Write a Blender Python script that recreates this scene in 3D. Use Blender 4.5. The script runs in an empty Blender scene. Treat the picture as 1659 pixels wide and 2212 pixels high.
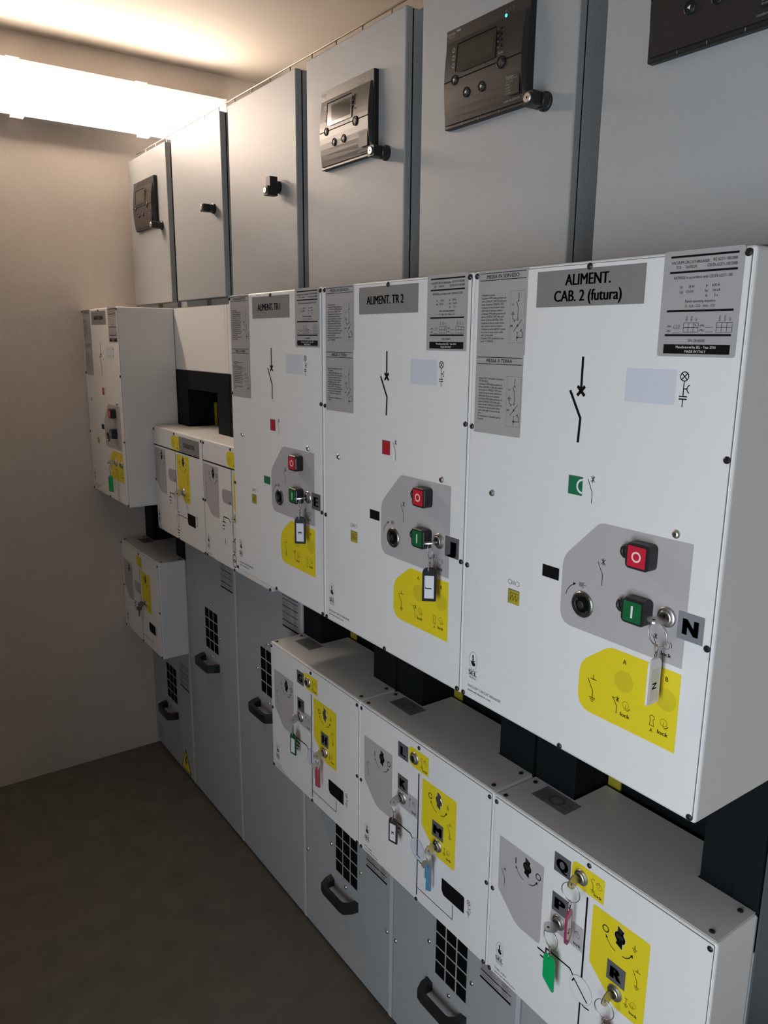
import bpy, bmesh, math, random
from mathutils import Matrix, Vector
random.seed(7)
# ---------------------------------------------------------------- scale
# Measured units: one switchgear column is 0.5 units wide; S turns units into metres.
S = 0.9
FL = 2.088                      # height of the control-box tops above the floor (units)
def W(x, y, z):                 # measured units -> world metres (floor at 0)
    return Vector((S * x, S * y, S * (z + FL)))
sc = bpy.context.scene
COL = sc.collection
# ---------------------------------------------------------------- camera
cx, cy, cz = -0.91534, -0.53034, -0.11628
a, b, c = 0.6183, -0.21807, 0.00939
fwd = Vector((math.sin(a) * math.cos(b), math.cos(a) * math.cos(b), math.sin(b)))
r0 = Vector((math.cos(a), -math.sin(a), 0)); u0 = r0.cross(fwd)
rr = math.cos(c) * r0 + math.sin(c) * u0; uu = -math.sin(c) * r0 + math.cos(c) * u0
cam = bpy.data.cameras.new('camera'); camo = bpy.data.objects.new('camera', cam); COL.objects.link(camo)
cam.sensor_fit = 'HORIZONTAL'; cam.sensor_width = 36; cam.lens = 1671.0 / 1659 * 36
cam.clip_start = 0.02
m = Matrix((rr, uu, -fwd)).transposed().to_4x4(); m.translation = W(cx, cy, cz); camo.matrix_world = m
sc.camera = camo
# ---------------------------------------------------------------- light
sc.view_settings.view_transform = 'Standard'; sc.view_settings.look = 'None'
sc.view_settings.gamma = 1; sc.view_settings.use_curve_mapping = False
sc.view_settings.exposure = 0.0
wd = bpy.data.worlds.new('world'); sc.world = wd; wd.use_nodes = True
wd.node_tree.nodes['Background'].inputs[0].default_value = (0.55, 0.72, 1, 1)
wd.node_tree.nodes['Background'].inputs[1].default_value = 0.25
LAMP_STRENGTH = 31.0
LAMP_COLOR = (1.0, 0.80, 0.645)
dl = bpy.data.lights.new('daylight', 'AREA'); dlo = bpy.data.objects.new('daylight', dl); COL.objects.link(dlo)
dl.shape = 'RECTANGLE'; dl.size = 1.0; dl.size_y = 1.85; dl.energy = 28.5; dl.color = (0.84, 0.925, 1.0); dl.spread = math.radians(118)
dlo.location = W(-2.68, -0.85, -2.088 + 1.25)
dlo.rotation_euler = (math.radians(90), 0, math.radians(-90))
sc.cycles.max_bounces = 8; sc.cycles.diffuse_bounces = 5
# ---------------------------------------------------------------- materials
MATS = {}
def mat(name, col, rough=0.5, metal=0.0, spec=0.5, bump=None, emit=None, trans=0.0, var=None, coat=0.0):
    if name in MATS: return MATS[name]
    m = bpy.data.materials.new(name); m.use_nodes = True; nt = m.node_tree; N = nt.nodes; L = nt.links
    p = N['Principled BSDF']
    p.inputs['Base Color'].default_value = (*col, 1); p.inputs['Roughness'].default_value = rough
    p.inputs['Metallic'].default_value = metal; p.inputs['Specular IOR Level'].default_value = spec
    if coat: p.inputs['Coat Weight'].default_value = coat
    if trans: p.inputs['Transmission Weight'].default_value = trans
    if emit:
        p.inputs['Emission Color'].default_value = (*emit[0], 1); p.inputs['Emission Strength'].default_value = emit[1]
    tc = N.new('ShaderNodeTexCoord')
    if var:      # (scale, amount, detail) colour mottling
        t = N.new('ShaderNodeTexNoise'); t.inputs['Scale'].default_value = var[0]; t.inputs['Detail'].default_value = var[2]
        L.new(tc.outputs['Object'], t.inputs['Vector'])
        mp = N.new('ShaderNodeMapRange'); mp.inputs[1].default_value = 0.3; mp.inputs[2].default_value = 0.7
        mp.inputs[3].default_value = 1 - var[1]; mp.inputs[4].default_value = 1 + var[1]
        L.new(t.outputs['Fac'], mp.inputs[0])
        v = N.new('ShaderNodeVectorMath'); v.operation = 'SCALE'; v.inputs[0].default_value = col
        L.new(mp.outputs[0], v.inputs['Scale']); L.new(v.outputs[0], p.inputs['Base Color'])
    if bump:     # list of (scale, strength, distance)
        prev = None
        for (s, st, d) in bump:
            t = N.new('ShaderNodeTexNoise'); t.inputs['Scale'].default_value = s; t.inputs['Detail'].default_value = 3
            L.new(tc.outputs['Object'], t.inputs['Vector'])
            bn = N.new('ShaderNodeBump'); bn.inputs['Strength'].default_value = st; bn.inputs['Distance'].default_value = d
            L.new(t.outputs['Fac'], bn.inputs['Height'])
            if prev: L.new(prev.outputs[0], bn.inputs['Normal'])
            prev = bn
        L.new(prev.outputs[0], p.inputs['Normal'])
    MATS[name] = m; return m
mat('white_enamel', (0.74, 0.735, 0.73), 0.42, bump=[(900, 0.08, 0.0004)])
mat('grey_enamel', (0.375, 0.39, 0.40), 0.37, spec=0.32, bump=[(650, 0.6, 0.0012)])  # slight blue in the base stands for sky reflected by the doors
mat('frame_grey', (0.42, 0.43, 0.43), 0.4)
mat('seam_and_shadow', (0.10, 0.10, 0.10), 0.7)
mat('black_moulding', (0.006, 0.008, 0.009), 0.6, spec=0.12)
mat('end_grey', (0.07, 0.085, 0.095), 0.4)
mat('strip_grey', (0.50, 0.52, 0.54), 0.4)
mat('black_plastic', (0.014, 0.015, 0.016), 0.38)
mat('black_screw', (0.012, 0.012, 0.014), 0.35)
mat('ink', (0.006, 0.006, 0.007), 0.6, spec=0.08)
mat('ink_grey', (0.10, 0.10, 0.105), 0.5)
mat('panel_grey', (0.43, 0.405, 0.415), 0.45)
mat('panel_grey_dark', (0.36, 0.34, 0.35), 0.45)
mat('sun_yellow', (0.74, 0.60, 0.016), 0.42)
mat('sun_yellow_dark', (0.61, 0.50, 0.018), 0.42)
mat('bar_yellow', (0.40, 0.33, 0.025), 0.5)  # yellow darkened for the shade inside the black recess; spring window shares it
mat('silver_label', (0.37, 0.36, 0.36), 0.42)
mat('name_grey', (0.215, 0.21, 0.205), 0.42)
mat('letter_grey', (0.10, 0.103, 0.11), 0.45)
mat('letter_grey_light', (0.21, 0.22, 0.24), 0.4)
mat('pale_blue', (0.60, 0.625, 0.69), 0.35)
mat('white_print', (0.78, 0.78, 0.78), 0.5)
mat('button_red', (0.55, 0.015, 0.035), 0.4)
mat('button_green', (0.006, 0.12, 0.035), 0.4)
mat('flag_green', (0.01, 0.16, 0.07), 0.35)
mat('flag_red', (0.42, 0.015, 0.03), 0.35)
mat('pale_print', (0.9, 0.62, 0.6), 0.5)
mat('steel', (0.62, 0.61, 0.59), 0.36, metal=1)
mat('dark_steel', (0.26, 0.265, 0.25), 0.32, metal=1)
mat('rust_steel', (0.28, 0.22, 0.21), 0.35, metal=1)
mat('brass', (0.55, 0.50, 0.34), 0.35, metal=1)
mat('relay_black', (0.022, 0.019, 0.019), 0.34, spec=0.6)
mat('relay_side', (0.008, 0.010, 0.010), 0.45)
mat('relay_print', (0.30, 0.30, 0.29), 0.5)
mat('lcd', (0.035, 0.038, 0.02), 0.10, spec=0.8)
mat('lcd_frame', (0.02, 0.02, 0.02), 0.15, spec=0.8)
mat('led_green', (0.0, 0.4, 0.25), 0.3, emit=((0.05, 1, 0.6), 3.0))
mat('tag_green', (0.0, 0.36, 0.10), 0.3)
mat('tag_green_dark', (0.01, 0.10, 0.035), 0.3)
mat('tag_pink', (0.34, 0.02, 0.10), 0.28)
mat('tag_red', (0.52, 0.01, 0.035), 0.3)
mat('tag_blue', (0.02, 0.27, 0.58), 0.3)
mat('tag_white', (0.74, 0.71, 0.70), 0.35)
mat('tag_black', (0.010, 0.009, 0.014), 0.45, spec=0.2)
mat('tag_brown', (0.05, 0.033, 0.033), 0.4, spec=0.3)
mat('paper', (0.72, 0.72, 0.78), 0.6)
mat('paper_warm', (0.66, 0.62, 0.55), 0.6)
mat('concrete', (0.10, 0.091, 0.080), 0.8, var=(11, 0.16, 12), bump=[(60, 0.25, 0.003)])
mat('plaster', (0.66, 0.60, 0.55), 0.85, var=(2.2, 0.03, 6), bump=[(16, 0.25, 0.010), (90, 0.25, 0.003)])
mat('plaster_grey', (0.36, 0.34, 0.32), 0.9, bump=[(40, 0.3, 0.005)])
mat('ceiling_paint', (0.42, 0.39, 0.345), 0.85, bump=[(50, 0.12, 0.003)])
mat('lamp_housing', (0.62, 0.62, 0.64), 0.4)
mat('lamp_diffuser', (0.9, 0.9, 0.9), 0.4, emit=(LAMP_COLOR, LAMP_STRENGTH))
mat('glow_clip', (0.85, 0.85, 0.85), 0.3, emit=(LAMP_COLOR, 1.2))  # faint emission stands for lamp light caught in the clips
mat('galvanised', (0.42, 0.36, 0.28), 0.4, metal=0.8)
mat('dark_gap', (0.004, 0.005, 0.005), 0.8, spec=0.05)
# ---------------------------------------------------------------- text outlines
_tx = {}
def glyphs(s):
    k = s
    if k not in _tx:
        cu = bpy.data.curves.new('t', 'FONT'); cu.body = s; cu.size = 1; cu.resolution_u = 3
        o = bpy.data.objects.new('t', cu); me = bpy.data.meshes.new_from_object(o)
        vs = [(v.co.x, v.co.y) for v in me.vertices]; fs = [tuple(p.vertices) for p in me.polygons]
        bpy.data.objects.remove(o); bpy.data.curves.remove(cu); bpy.data.meshes.remove(me)
        _tx[k] = (vs, fs)
    return _tx[k]
CAP = 0.70
# ---------------------------------------------------------------- mesh builder
def raw(p): return (S * p[0], S * p[1], S * p[2])
def uvw(p): return (-S * p[2] / 1000, -S * p[0] / 1000, -S * p[1] / 1000)      # u right, v down, w out of the panel
class MB:
    def __init__(s, mp=uvw): s.v = []; s.f = []; s.m = []; s.mats = []; s.mp = mp; s.sm = []
    def mi(s, n):
        if n not in s.mats: s.mats.append(n)
        return s.mats.index(n)
    def add(s, vs, fs, mn, smooth=False):
        k = len(s.v); s.v += [s.mp(p) for p in vs]; i = s.mi(mn)
        for f in fs: s.f.append([k + j for j in f]); s.m.append(i); s.sm.append(smooth)
    def box(s, u0, v0, w0, u1, v1, w1, mn, bev=0, seg=2):
        if not bev:
            vs = [(u0, v0, w0), (u1, v0, w0), (u1, v1, w0), (u0, v1, w0), (u0, v0, w1), (u1, v0, w1), (u1, v1, w1), (u0, v1, w1)]
            s.add(vs, [(0, 1, 2, 3), (4, 7, 6, 5), (0, 4, 5, 1), (1, 5, 6, 2), (2, 6, 7, 3), (3, 7, 4, 0)], mn); return
        bm = bmesh.new(); bmesh.ops.create_cube(bm, size=1)
        for v in bm.verts:
            v.co = Vector(((u0 + u1) / 2 + v.co.x * (u1 - u0), (v0 + v1) / 2 + v.co.y * (v1 - v0), (w0 + w1) / 2 + v.co.z * (w1 - w0)))
        bmesh.ops.bevel(bm, geom=bm.edges[:], offset=bev, segments=seg, profile=0.5, affect='EDGES')
        bm.verts.index_update()
        s.add([tuple(v.co) for v in bm.verts], [tuple(x.index for x in f.verts) for f in bm.faces], mn); bm.free()
    def poly(s, pts, w, mn): s.add([(p[0], p[1], w) for p in pts], [tuple(range(len(pts)))], mn)
    def plate(s, pts, w0, w1, mn, cham=0):
        n = len(pts); a = [(p[0], p[1], w0) for p in pts]
        if cham:
            cu = sum(p[0] for p in pts) / n; cv = sum(p[1] for p in pts) / n
            b_ = [(p[0], p[1], w1 - cham) for p in pts]
            c_ = []
            for p in pts:
                d = math.hypot(p[0] - cu, p[1] - cv) or 1
                c_.append((p[0] - (p[0] - cu) / d * cham, p[1] - (p[1] - cv) / d * cham, w1))
            f = [tuple(range(n)), tuple(range(2 * n, 3 * n))]
            f += [(i, (i + 1) % n, n + (i + 1) % n, n + i) for i in range(n)]
            f += [(n + i, n + (i + 1) % n, 2 * n + (i + 1) % n, 2 * n + i) for i in range(n)]
            s.add(a + b_ + c_, f, mn)
        else:
            b_ = [(p[0], p[1], w1) for p in pts]
            s.add(a + b_, [tuple(range(n)), tuple(range(n, 2 * n))] + [(i, (i + 1) % n, n + (i + 1) % n, n + i) for i in range(n)], mn)
    def rect(s, u0, v0, u1, v1, w, mn): s.poly([(u0, v0), (u1, v0), (u1, v1), (u0, v1)], w, mn)
    def line(s, pts, t, w, mn, closed=False):
        n = len(pts); L = []; R = []
        for i in range(n):
            ds = []
            if i > 0 or closed: ds.append((pts[i][0] - pts[i - 1][0], pts[i][1] - pts[i - 1][1]))
            if i < n - 1 or closed: q = pts[(i + 1) % n]; ds.append((q[0] - pts[i][0], q[1] - pts[i][1]))
            ds = [(x / (math.hypot(x, y) or 1), y / (math.hypot(x, y) or 1)) for x, y in ds]
            nx = -sum(d[1] for d in ds); ny = sum(d[0] for d in ds); q = math.hypot(nx, ny) or 1; nx /= q; ny /= q
            k = t / 2
            if len(ds) == 2: k /= max(0.35, nx * -ds[0][1] + ny * ds[0][0])
            L.append((pts[i][0] + nx * k, pts[i][1] + ny * k, w)); R.append((pts[i][0] - nx * k, pts[i][1] - ny * k, w))
        f = [(i, i + 1, n + i + 1, n + i) for i in range(n - 1)]
        if closed: f.append((n - 1, 0, n, 2 * n - 1))
        s.add(L + R, f, mn)
    def circ(s, cu, cv, r, t, w, mn, n=20, a0=0, a1=360, ru=None):
        full = abs(a1 - a0) >= 360; k = n if full else n + 1; ru = ru or r
        pts = [(cu + ru * math.cos(math.radians(a0 + (a1 - a0) * i / n)), cv + r * math.sin(math.radians(a0 + (a1 - a0) * i / n))) for i in range(k)]
        s.line(pts, t, w, mn, closed=full)
    def disk(s, cu, cv, r, w, mn, n=20): s.poly([(cu + r * math.cos(2 * math.pi * i / n), cv + r * math.sin(2 * math.pi * i / n)) for i in range(n)], w, mn)
    def text(s, t, u, v, h, w, mn, width=None, xs=None, al='l', bold=0.0, rot=0, sk=0):
        vs, fs = glyphs(t)
        if not vs: return
        x0 = min(p[0] for p in vs); x1 = max(p[0] for p in vs); ky = h / CAP; bold = bold * 1.3
        if width: kx = width / (x1 - x0)
        else: kx = ky * (xs or 0.9)
        wid = (x1 - x0) * kx; off = {'l': 0, 'c': -wid / 2, 'r': -wid}[al]
        ca, sa = math.cos(math.radians(rot)), math.sin(math.radians(rot)); o = []
        for x, y in vs:
            X = (x - x0) * kx + off + sk * y * ky; Y = -(y - CAP / 2) * ky
            o.append((u + X * ca - Y * sa, v + X * sa + Y * ca, w))
        for d in ([0] if not bold else [-1, 0, 1] if bold < .05 else [-1, -.5, 0, .5, 1]):
            e = d * bold * kx * .8; s.add([(p[0] + e * ca, p[1] + e * sa, w) for p in o], fs, mn)
    def lathe(s, cu, cv, prof, mn, n=24, smooth=True):      # prof: list of (r, w), axis along w
        vs = []; f = []
        for r, w in prof: vs += [(cu + r * math.cos(2 * math.pi * i / n), cv + r * math.sin(2 * math.pi * i / n), w) for i in range(n)]
        for j in range(len(prof) - 1):
            f += [(j * n + i, j * n + (i + 1) % n, (j + 1) * n + (i + 1) % n, (j + 1) * n + i) for i in range(n)]
        f.append(tuple(range(n))[::-1]); f.append(tuple(range((len(prof) - 1) * n, len(prof) * n)))
        s.add(vs, f, mn, False)
    def tube(s, pts, r, mn, n=8, closed=False):
        P = [Vector(p) for p in pts]; k = len(P); vs = []; f = []; up = Vector((0.13, 0.31, 0.94))
        for i in range(k):
            if closed: d = P[(i + 1) % k] - P[i - 1]
            else: d = P[min(i + 1, k - 1)] - P[max(i - 1, 0)]
            d.normalize(); x = d.cross(up); x = x.normalized() if x.length > 1e-4 else Vector((1, 0, 0)); y = d.cross(x)
            vs += [tuple(P[i] + r * (math.cos(2 * math.pi * j / n) * x + math.sin(2 * math.pi * j / n) * y)) for j in range(n)]
        for i in range(k if closed else k - 1):
            q = (i + 1) % k
            f += [(i * n + j, i * n + (j + 1) % n, q * n + (j + 1) % n, q * n + j) for j in range(n)]
        if not closed: f += [tuple(range(n)), tuple(range((k - 1) * n, k * n))]
        s.add(vs, f, mn, True)
    def mesh(s, name):
        me = bpy.data.meshes.new(name); me.from_pydata(s.v, [], s.f)
        for n in s.mats: me.materials.append(MATS[n])
        for i, p in enumerate(me.polygons): p.material_index = s.m[i]; p.use_smooth = s.sm[i]
        bm = bmesh.new(); bm.from_mesh(me); bmesh.ops.recalc_face_normals(bm, faces=bm.faces[:]); bm.to_mesh(me); bm.free()
        return me
def rpoly(pts, rad, n=6):
    o = []; k = len(pts)
    for i, p in enumerate(pts):
        r = rad[i] if isinstance(rad, (list, tuple)) else rad
        if r <= 0: o.append(p); continue
        P = Vector(p).to_3d() if len(p) == 2 else Vector(p); a_ = Vector((*pts[i - 1], 0)) - P; b_ = Vector((*pts[(i + 1) % k], 0)) - P
        r_ = min(r, a_.length * 0.49, b_.length * 0.49); A = P + a_.normalized() * r_; B = P + b_.normalized() * r_
        for j in range(n + 1):
            t = j / n; q = (1 - t) ** 2 * A + 2 * t * (1 - t) * P + t * t * B; o.append((q.x, q.y))
    return o
def rr_(u0, v0, u1, v1, r): return rpoly([(u0, v0), (u1, v0), (u1, v1), (u0, v1)], r)
# ---------------------------------------------------------------- scene objects
def part(name, mb, parent=None, loc=(0, 0, 0), label=None):
    me = mb.mesh(name) if isinstance(mb, MB) else mb
    o = bpy.data.objects.new(name, me); COL.objects.link(o)
    if parent: o.parent = parent
    o.location = loc
    if label: o['label'] = label
    return o
def thing(name, label, cat, loc, group=None):
    o = bpy.data.objects.new(name, None); COL.objects.link(o); o.location = loc; o.empty_display_size = 0.05
    o['label'] = label; o['category'] = cat
    if group: o['group'] = group
    return o
_cache = {}
def cpart(key, name, fn, parent, loc=(0, 0, 0), label=None):   # shares the mesh between identical parts
    if key not in _cache:
        q = MB(); fn(q); _cache[key] = q.mesh(name)
    return part(name, _cache[key], parent, loc, label)
def struct(name, mb):
    o = part(name, mb); o['kind'] = 'structure'; return o
def L_(u, v, w=0): return Vector(uvw((u, v, w)))
# ================================================================ THE ROOM
ZF, ZC = -FL, 1.035
XL, XR, YN, YF = -2.7, 1.16, -2.2, 3.0
def ub(q, x0, y0, z0, x1, y1, z1, mn): q.box(x0, y0, z0 + FL, x1, y1, z1 + FL, mn)
q = MB(raw); ub(q, XL - .2, YN - .2, ZF - .1, XR + .2, YF + .2, ZF, 'concrete'); struct('floor', q)
q = MB(raw); ub(q, XL - .2, YN - .2, ZC, XR + .2, YF + .2, ZC + .1, 'ceiling_paint'); struct('ceiling', q)
q = MB(raw); ub(q, XL - .2, YF, ZF, XR + .2, YF + .2, ZC, 'plaster'); struct('wall_far', q)
q = MB(raw); ub(q, XR, YN, ZF, XR + .2, YF, ZC, 'plaster'); struct('wall_right', q)
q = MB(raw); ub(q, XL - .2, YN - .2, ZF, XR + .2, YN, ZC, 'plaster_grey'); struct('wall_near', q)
DY0, DY1, DZ = -1.45, -0.25, ZF + 2.4
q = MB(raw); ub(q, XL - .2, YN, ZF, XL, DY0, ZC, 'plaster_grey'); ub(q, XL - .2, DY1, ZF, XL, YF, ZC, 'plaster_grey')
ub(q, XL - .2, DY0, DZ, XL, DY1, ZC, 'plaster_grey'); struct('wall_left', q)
q = MB(raw)
for (y0, y1, z0, z1) in ((DY0, DY0 + .05, ZF, DZ), (DY1 - .05, DY1, ZF, DZ), (DY0, DY1, DZ - .05, DZ)): ub(q, XL - .2, y0, z0, XL + .012, y1, z1, 'frame_grey')
struct('trim_1', q)
# ================================================================ FLUORESCENT WALL LIGHT
lz0, lz1 = 0.722, 0.906
lx0, lx1 = -1.08, 0.655
t = thing('fluorescent_light', 'long glowing fluorescent light box mounted high on the far wall under the ceiling', 'light', W(lx0, YF, lz0))
q = MB(raw)
q.box(0, 0, 0, lx1 - lx0, -.066, lz1 - lz0, 'lamp_housing', 0.006)
q.box(-.004, -.066, -.006, lx1 - lx0 + .004, -.074, lz1 - lz0 + .006, 'lamp_housing', 0.002)
q.box(-.004, -.066, lz1 - lz0 - .004, lx1 - lx0 + .004, -.089, lz1 - lz0 + .006, 'lamp_housing', 0.002)  # lip added to block lamp light from the ceiling beside the wall
part('housing', q, t)
q = MB(raw); pr = rpoly([(-.074, .004), (-.104, .014), (-.104, lz1 - lz0 - .014), (-.074, lz1 - lz0 - .004)], [0, .012, .012, 0], 5)
n = len(pr); vs = [(.004, p[0], p[1]) for p in pr] + [(lx1 - lx0 - .004, p[0], p[1]) for p in pr]
q.add(vs, [tuple(range(n)), tuple(range(n, 2 * n))] + [(i, (i + 1) % n, n + (i + 1) % n, n + i) for i in range(n)], 'lamp_diffuser')
part('diffuser', q, t, label='glowing white diffuser cover')
for cxx in (-.69, -.205, .285):
    for zz in (-.012, lz1 - lz0 - .006):
        q = MB(raw); q.box(cxx - lx0 - .022, -.056, zz, cxx - lx0 + .022, -.084, zz + .018, 'glow_clip', .002); part('clip', q, t)
# ================================================================ CABINETS
COLS = [('near', .5), ('second', 1.0), ('third', 1.5), ('fourth', 2.0), ('fifth', 2.5), ('far', 3.0)]
Xd = .22
CAB = ['nearest grey switchgear cabinet, holding the control box lettered N at right',
       'grey switchgear cabinet behind the white control box marked ALIMENT. TR 2',
       'grey switchgear cabinet behind the white control box marked ALIMENT. TR1',
       'grey switchgear cabinet partly hidden left of the box marked ALIMENT. TR1',
       'grey switchgear cabinet showing the open black recess above the low white box',
       'last grey switchgear cabinet in the corner with the yellow triangular warning sign']
def vent(q, v0, v1):
    q.rect(188, v0 - 3, 318, v1 + 3, .4, 'grey_enamel')
    for i in range(3):
        for j in range(4):
            h = (v1 - v0 + 5) / 4; x = 190.5 + i * 42.5
            q.rect(x, v0 + j * h, x + 37.5, v0 + j * h + h - 5, .8, 'dark_gap')
def handle(q, v):
    # bridge handle: bent bar of trapezoid section, along u
    prof = [(158, 0), (158, 22), (172, 46), (190, 50), (286, 50), (304, 46), (318, 22), (318, 0)]
    inn = [(180, 0), (180, 18), (190, 33), (198, 36), (278, 36), (286, 33), (296, 18), (296, 0)]
    n = len(prof); A = [(p[0], v - 17 + (3 if 0 < i < n - 1 else 0), p[1]) for i, p in enumerate(prof)]
    B = [(p[0], v + 17 - (3 if 0 < i < n - 1 else 0), p[1]) for i, p in enumerate(prof)]
    C = [(p[0], v - 12, p[1]) for p in inn]; D = [(p[0], v + 12, p[1]) for p in inn]
    vs = A + B + C + D; f = []
    for i in range(n - 1):
        f += [(i, i + 1, n + i + 1, n + i), (2 * n + i, 3 * n + i, 3 * n + i + 1, 2 * n + i + 1), (i, 2 * n + i, 2 * n + i + 1, i + 1), (n + i, n + i + 1, 3 * n + i + 1, 3 * n + i)]
    f += [(0, n, 3 * n, 2 * n), (n - 1, 3 * n - 1, 4 * n - 1, 2 * n - 1)]
    q.add(vs, f, 'black_plastic')
def steel_screw(q, u=0, v=0, r=6.5):
    q.lathe(u, v, [(r, 0), (r * .95, r * .3), (r * .7, r * .6), (r * .42, r * .7)], 'steel', 14)
    q.disk(u, v, r * .36, r * .72, 'dark_steel', 6)
def black_screw(q, r=5):
    q.lathe(0, 0, [(r, 0), (r * .96, r * .3), (r * .6, r * .55)], 'black_screw', 12)
for ci, (nm, bb) in enumerate(COLS):
    mid = ci in (3, 4)
    t = thing('switchgear_cabinet', CAB[ci], 'cabinet', W(Xd, bb, -FL))
    B0 = Vector((0, 0, S * FL))           # parts are laid out from the box-top height
    q = MB(); zt, zb = (235, 640) if mid else (235, 1100)
    q.box(1, 0, -840, 499, 2070, -118, 'frame_grey'); q.box(1, 0, -118, 499, zt, -1.5, 'frame_grey'); q.box(1, zb, -118, 499, 2070, -1.5, 'frame_grey')
    q.box(8, 2070, -830, 492, 2088, -30, 'black_moulding')
    if ci == 0: q.box(499, 0, -840, 502, 2088, -4, 'end_grey')
    part('body', q, t, B0)
    q = MB(); q.plate(rr_(2, 2, 478, zt - 2, 2), -1.5, 0, 'white_enamel'); q.plate(rr_(480, 2, 498, zt - 2, 2), -1.5, 0, 'white_enamel')
    part('upper_panel', q, t, B0, 'pale upper front panel')
    q = MB(); q.box(20, -24, -700, 480, 0, -25, 'frame_grey'); q.box(300, -22, -25, 312, 0, -8, 'galvanised'); part('spacer', q, t, B0)
    # black insulating frame with its recess and yellow bar
    q = MB()
    q.box(2, zt, -60, 108, zb, 0, 'black_moulding', 1.5); q.box(392, zt, -60, 498, zb, 0, 'black_moulding', 1.5)
    q.box(108, zt, -60, 392, zt + 71, -.5, 'black_moulding', 1.5)
    q.box(2, zt, -117.5, 498, zb, -112, 'black_moulding'); q.box(2, zt, -112, 106, zb, -60, 'black_moulding'); q.box(394, zt, -112, 498, zb, -60, 'black_moulding')
    q.box(106, zt, -112, 394, zt + 69, -60, 'black_moulding')
    if not mid:   # stepped lower edge of the frame
        q.box(455, zt + 300, 0, 498, 1018, 4, 'black_moulding', 1)
    f_ = part('insulating_frame', q, t, B0)
    q = MB(); q.box(109, zt + 128, -111, 140 if not mid else 128, zb - 10, -107, 'bar_yellow'); part('yellow_bar', q, f_, label='yellow bar inside the black recess')
    # door
    dz = 866 if mid else 1030
    q = MB(); q.box(1.5, dz, -1.5, 481, 2067, 0, 'grey_enamel', .7, 1); q.box(484, dz, -1.5, 498, 2067, 3, 'strip_grey', 1, 1)
    d = part('door', q, t, B0)
    v0, v1 = (1172, 1342) if mid else (1590, 1760)
    cpart(('vent', mid), 'vent_grille', lambda q: vent(q, v0, v1), d)
    hv = v1 + 55
    cpart(('handle', mid), 'handle', lambda q: handle(q, hv), d)
    for (su, sv) in ((250, v0 - 25), (163, v0 + 93), (333, v0 + 93), (248, v1 + 28)): cpart('steel_screw', 'screw', steel_screw, d, L_(su, sv))
    if ci in (0, 1, 2, 5):
        for su in (13, 470): cpart('steel_screw', 'screw', steel_screw, d, L_(su, 1791))
    l0, l1 = (928, 1046) if mid else (1526, 1644)
    def dlabel(q):
        q.plate(rr_(358, l0, 470, l1, 2), 0, .6, 'silver_label')
        for y in (4, 16, 40, 62, 88): q.rect(361, l0 + y, 467, l0 + y + 2.2, .9, 'ink')
        q.rect(361, l1 - 10, 467, l1 - 4, .9, 'ink')
        q.text('TABELLA', 414, l0 + 10, 4, .9, 'ink_grey', width=40, al='c')
        for i in range(15):
            y = l0 + 21 + i * 5.8
            if y > l1 - 14: break
            q.rect(364, y, 400 + (i * 17) % 30, y + 1.6, .9, 'ink_grey'); q.rect(436, y, 452 + (i * 7) % 12, y + 1.6, .9, 'ink_grey')
    cpart(('dlabel', mid), 'data_label', dlabel, d)
    if ci == 5:
        def wsign(q):
            q.plate(rpoly([(387, 1950), (445, 2060), (329, 2060)], 4, 3), 0, .8, 'ink')
            q.poly([(387, 1960), (438, 2055), (336, 2055)], 1.1, 'sun_yellow')
            q.poly([(391, 1982), (374, 2016), (385, 2014), (379, 2046), (400, 2006), (389, 2008), (399, 1984)], 1.4, 'ink')
        cpart('wsign', 'warning_sign', wsign, d, label='yellow triangle with a lightning bolt')
        def l2(q):
            q.plate(rr_(19, 1960, 100, 2038, 2), 0, .6, 'silver_label')
            for i in range(9): q.rect(24, 1966 + i * 8, 92 - (i * 13) % 22, 1968 + i * 8, .9, 'ink_grey')
        cpart('l2', 'data_label', l2, d)
# ================================================================ INSTRUMENT COMPARTMENTS + RELAYS
ZT, ZB_ = .6017, .0241
RELAY = {0: 1, 1: 1, 2: 1, 5: 1}
IC = ['grey instrument compartment at the top right corner, its relay cut off by the frame',
      'grey instrument compartment with the dark relay showing a small green light',
      'grey instrument compartment above ALIMENT. TR1 whose relay screen mirrors the lamp',
      'plain grey instrument compartment with an upright black lock handle',
      'plain grey instrument compartment with a sideways black lock handle near the lamp',
      'farthest grey instrument compartment in the corner with a small relay']
def relay_frame(q):
    q.plate(rr_(168, 101.5, 408, 288, 3), 0, 12.6, 'relay_side', 1.5)
    q.plate(rr_(169.5, 103, 406.5, 286.5, 3), 12.4, 13, 'relay_black')
    n = 12; vs = []; f = []
    for i in range(n + 1):
        v = 127 + (281 - 127) * i / n; k = math.sin(math.pi * i / n)
        vs += [(172 + 1.5 * (1 - k), v, 12), (175, v, 16 + 6 * k), (398, v, 16 + 8 * k), (404, v, 12)]
    for i in range(n):
        for j in range(3): f.append((i * 4 + j, i * 4 + j + 1, i * 4 + j + 5, i * 4 + j + 4))
    f += [(0, 1, 2, 3), tuple(n * 4 + j for j in range(4))]
    q.add(vs, f, 'relay_black')
    q.add([(175, 200.6, 22.3), (398.5, 200.6, 24.4), (398.5, 202.6, 24.4), (175, 202.6, 22.3)], [(0, 1, 2, 3)], 'dark_gap')
    for x in (222, 272, 332): q.rect(x, 282, x + 1, 287, 13.3, 'relay_print')
def brand_marks(q): q.text('Schneider', 170, 110, 6, 13.4, 'relay_print', width=28); q.text('Electric', 180, 116, 3.4, 13.4, 'relay_print', width=15); q.rect(201, 107, 213, 110.5, 13.4, 'relay_print')
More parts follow.
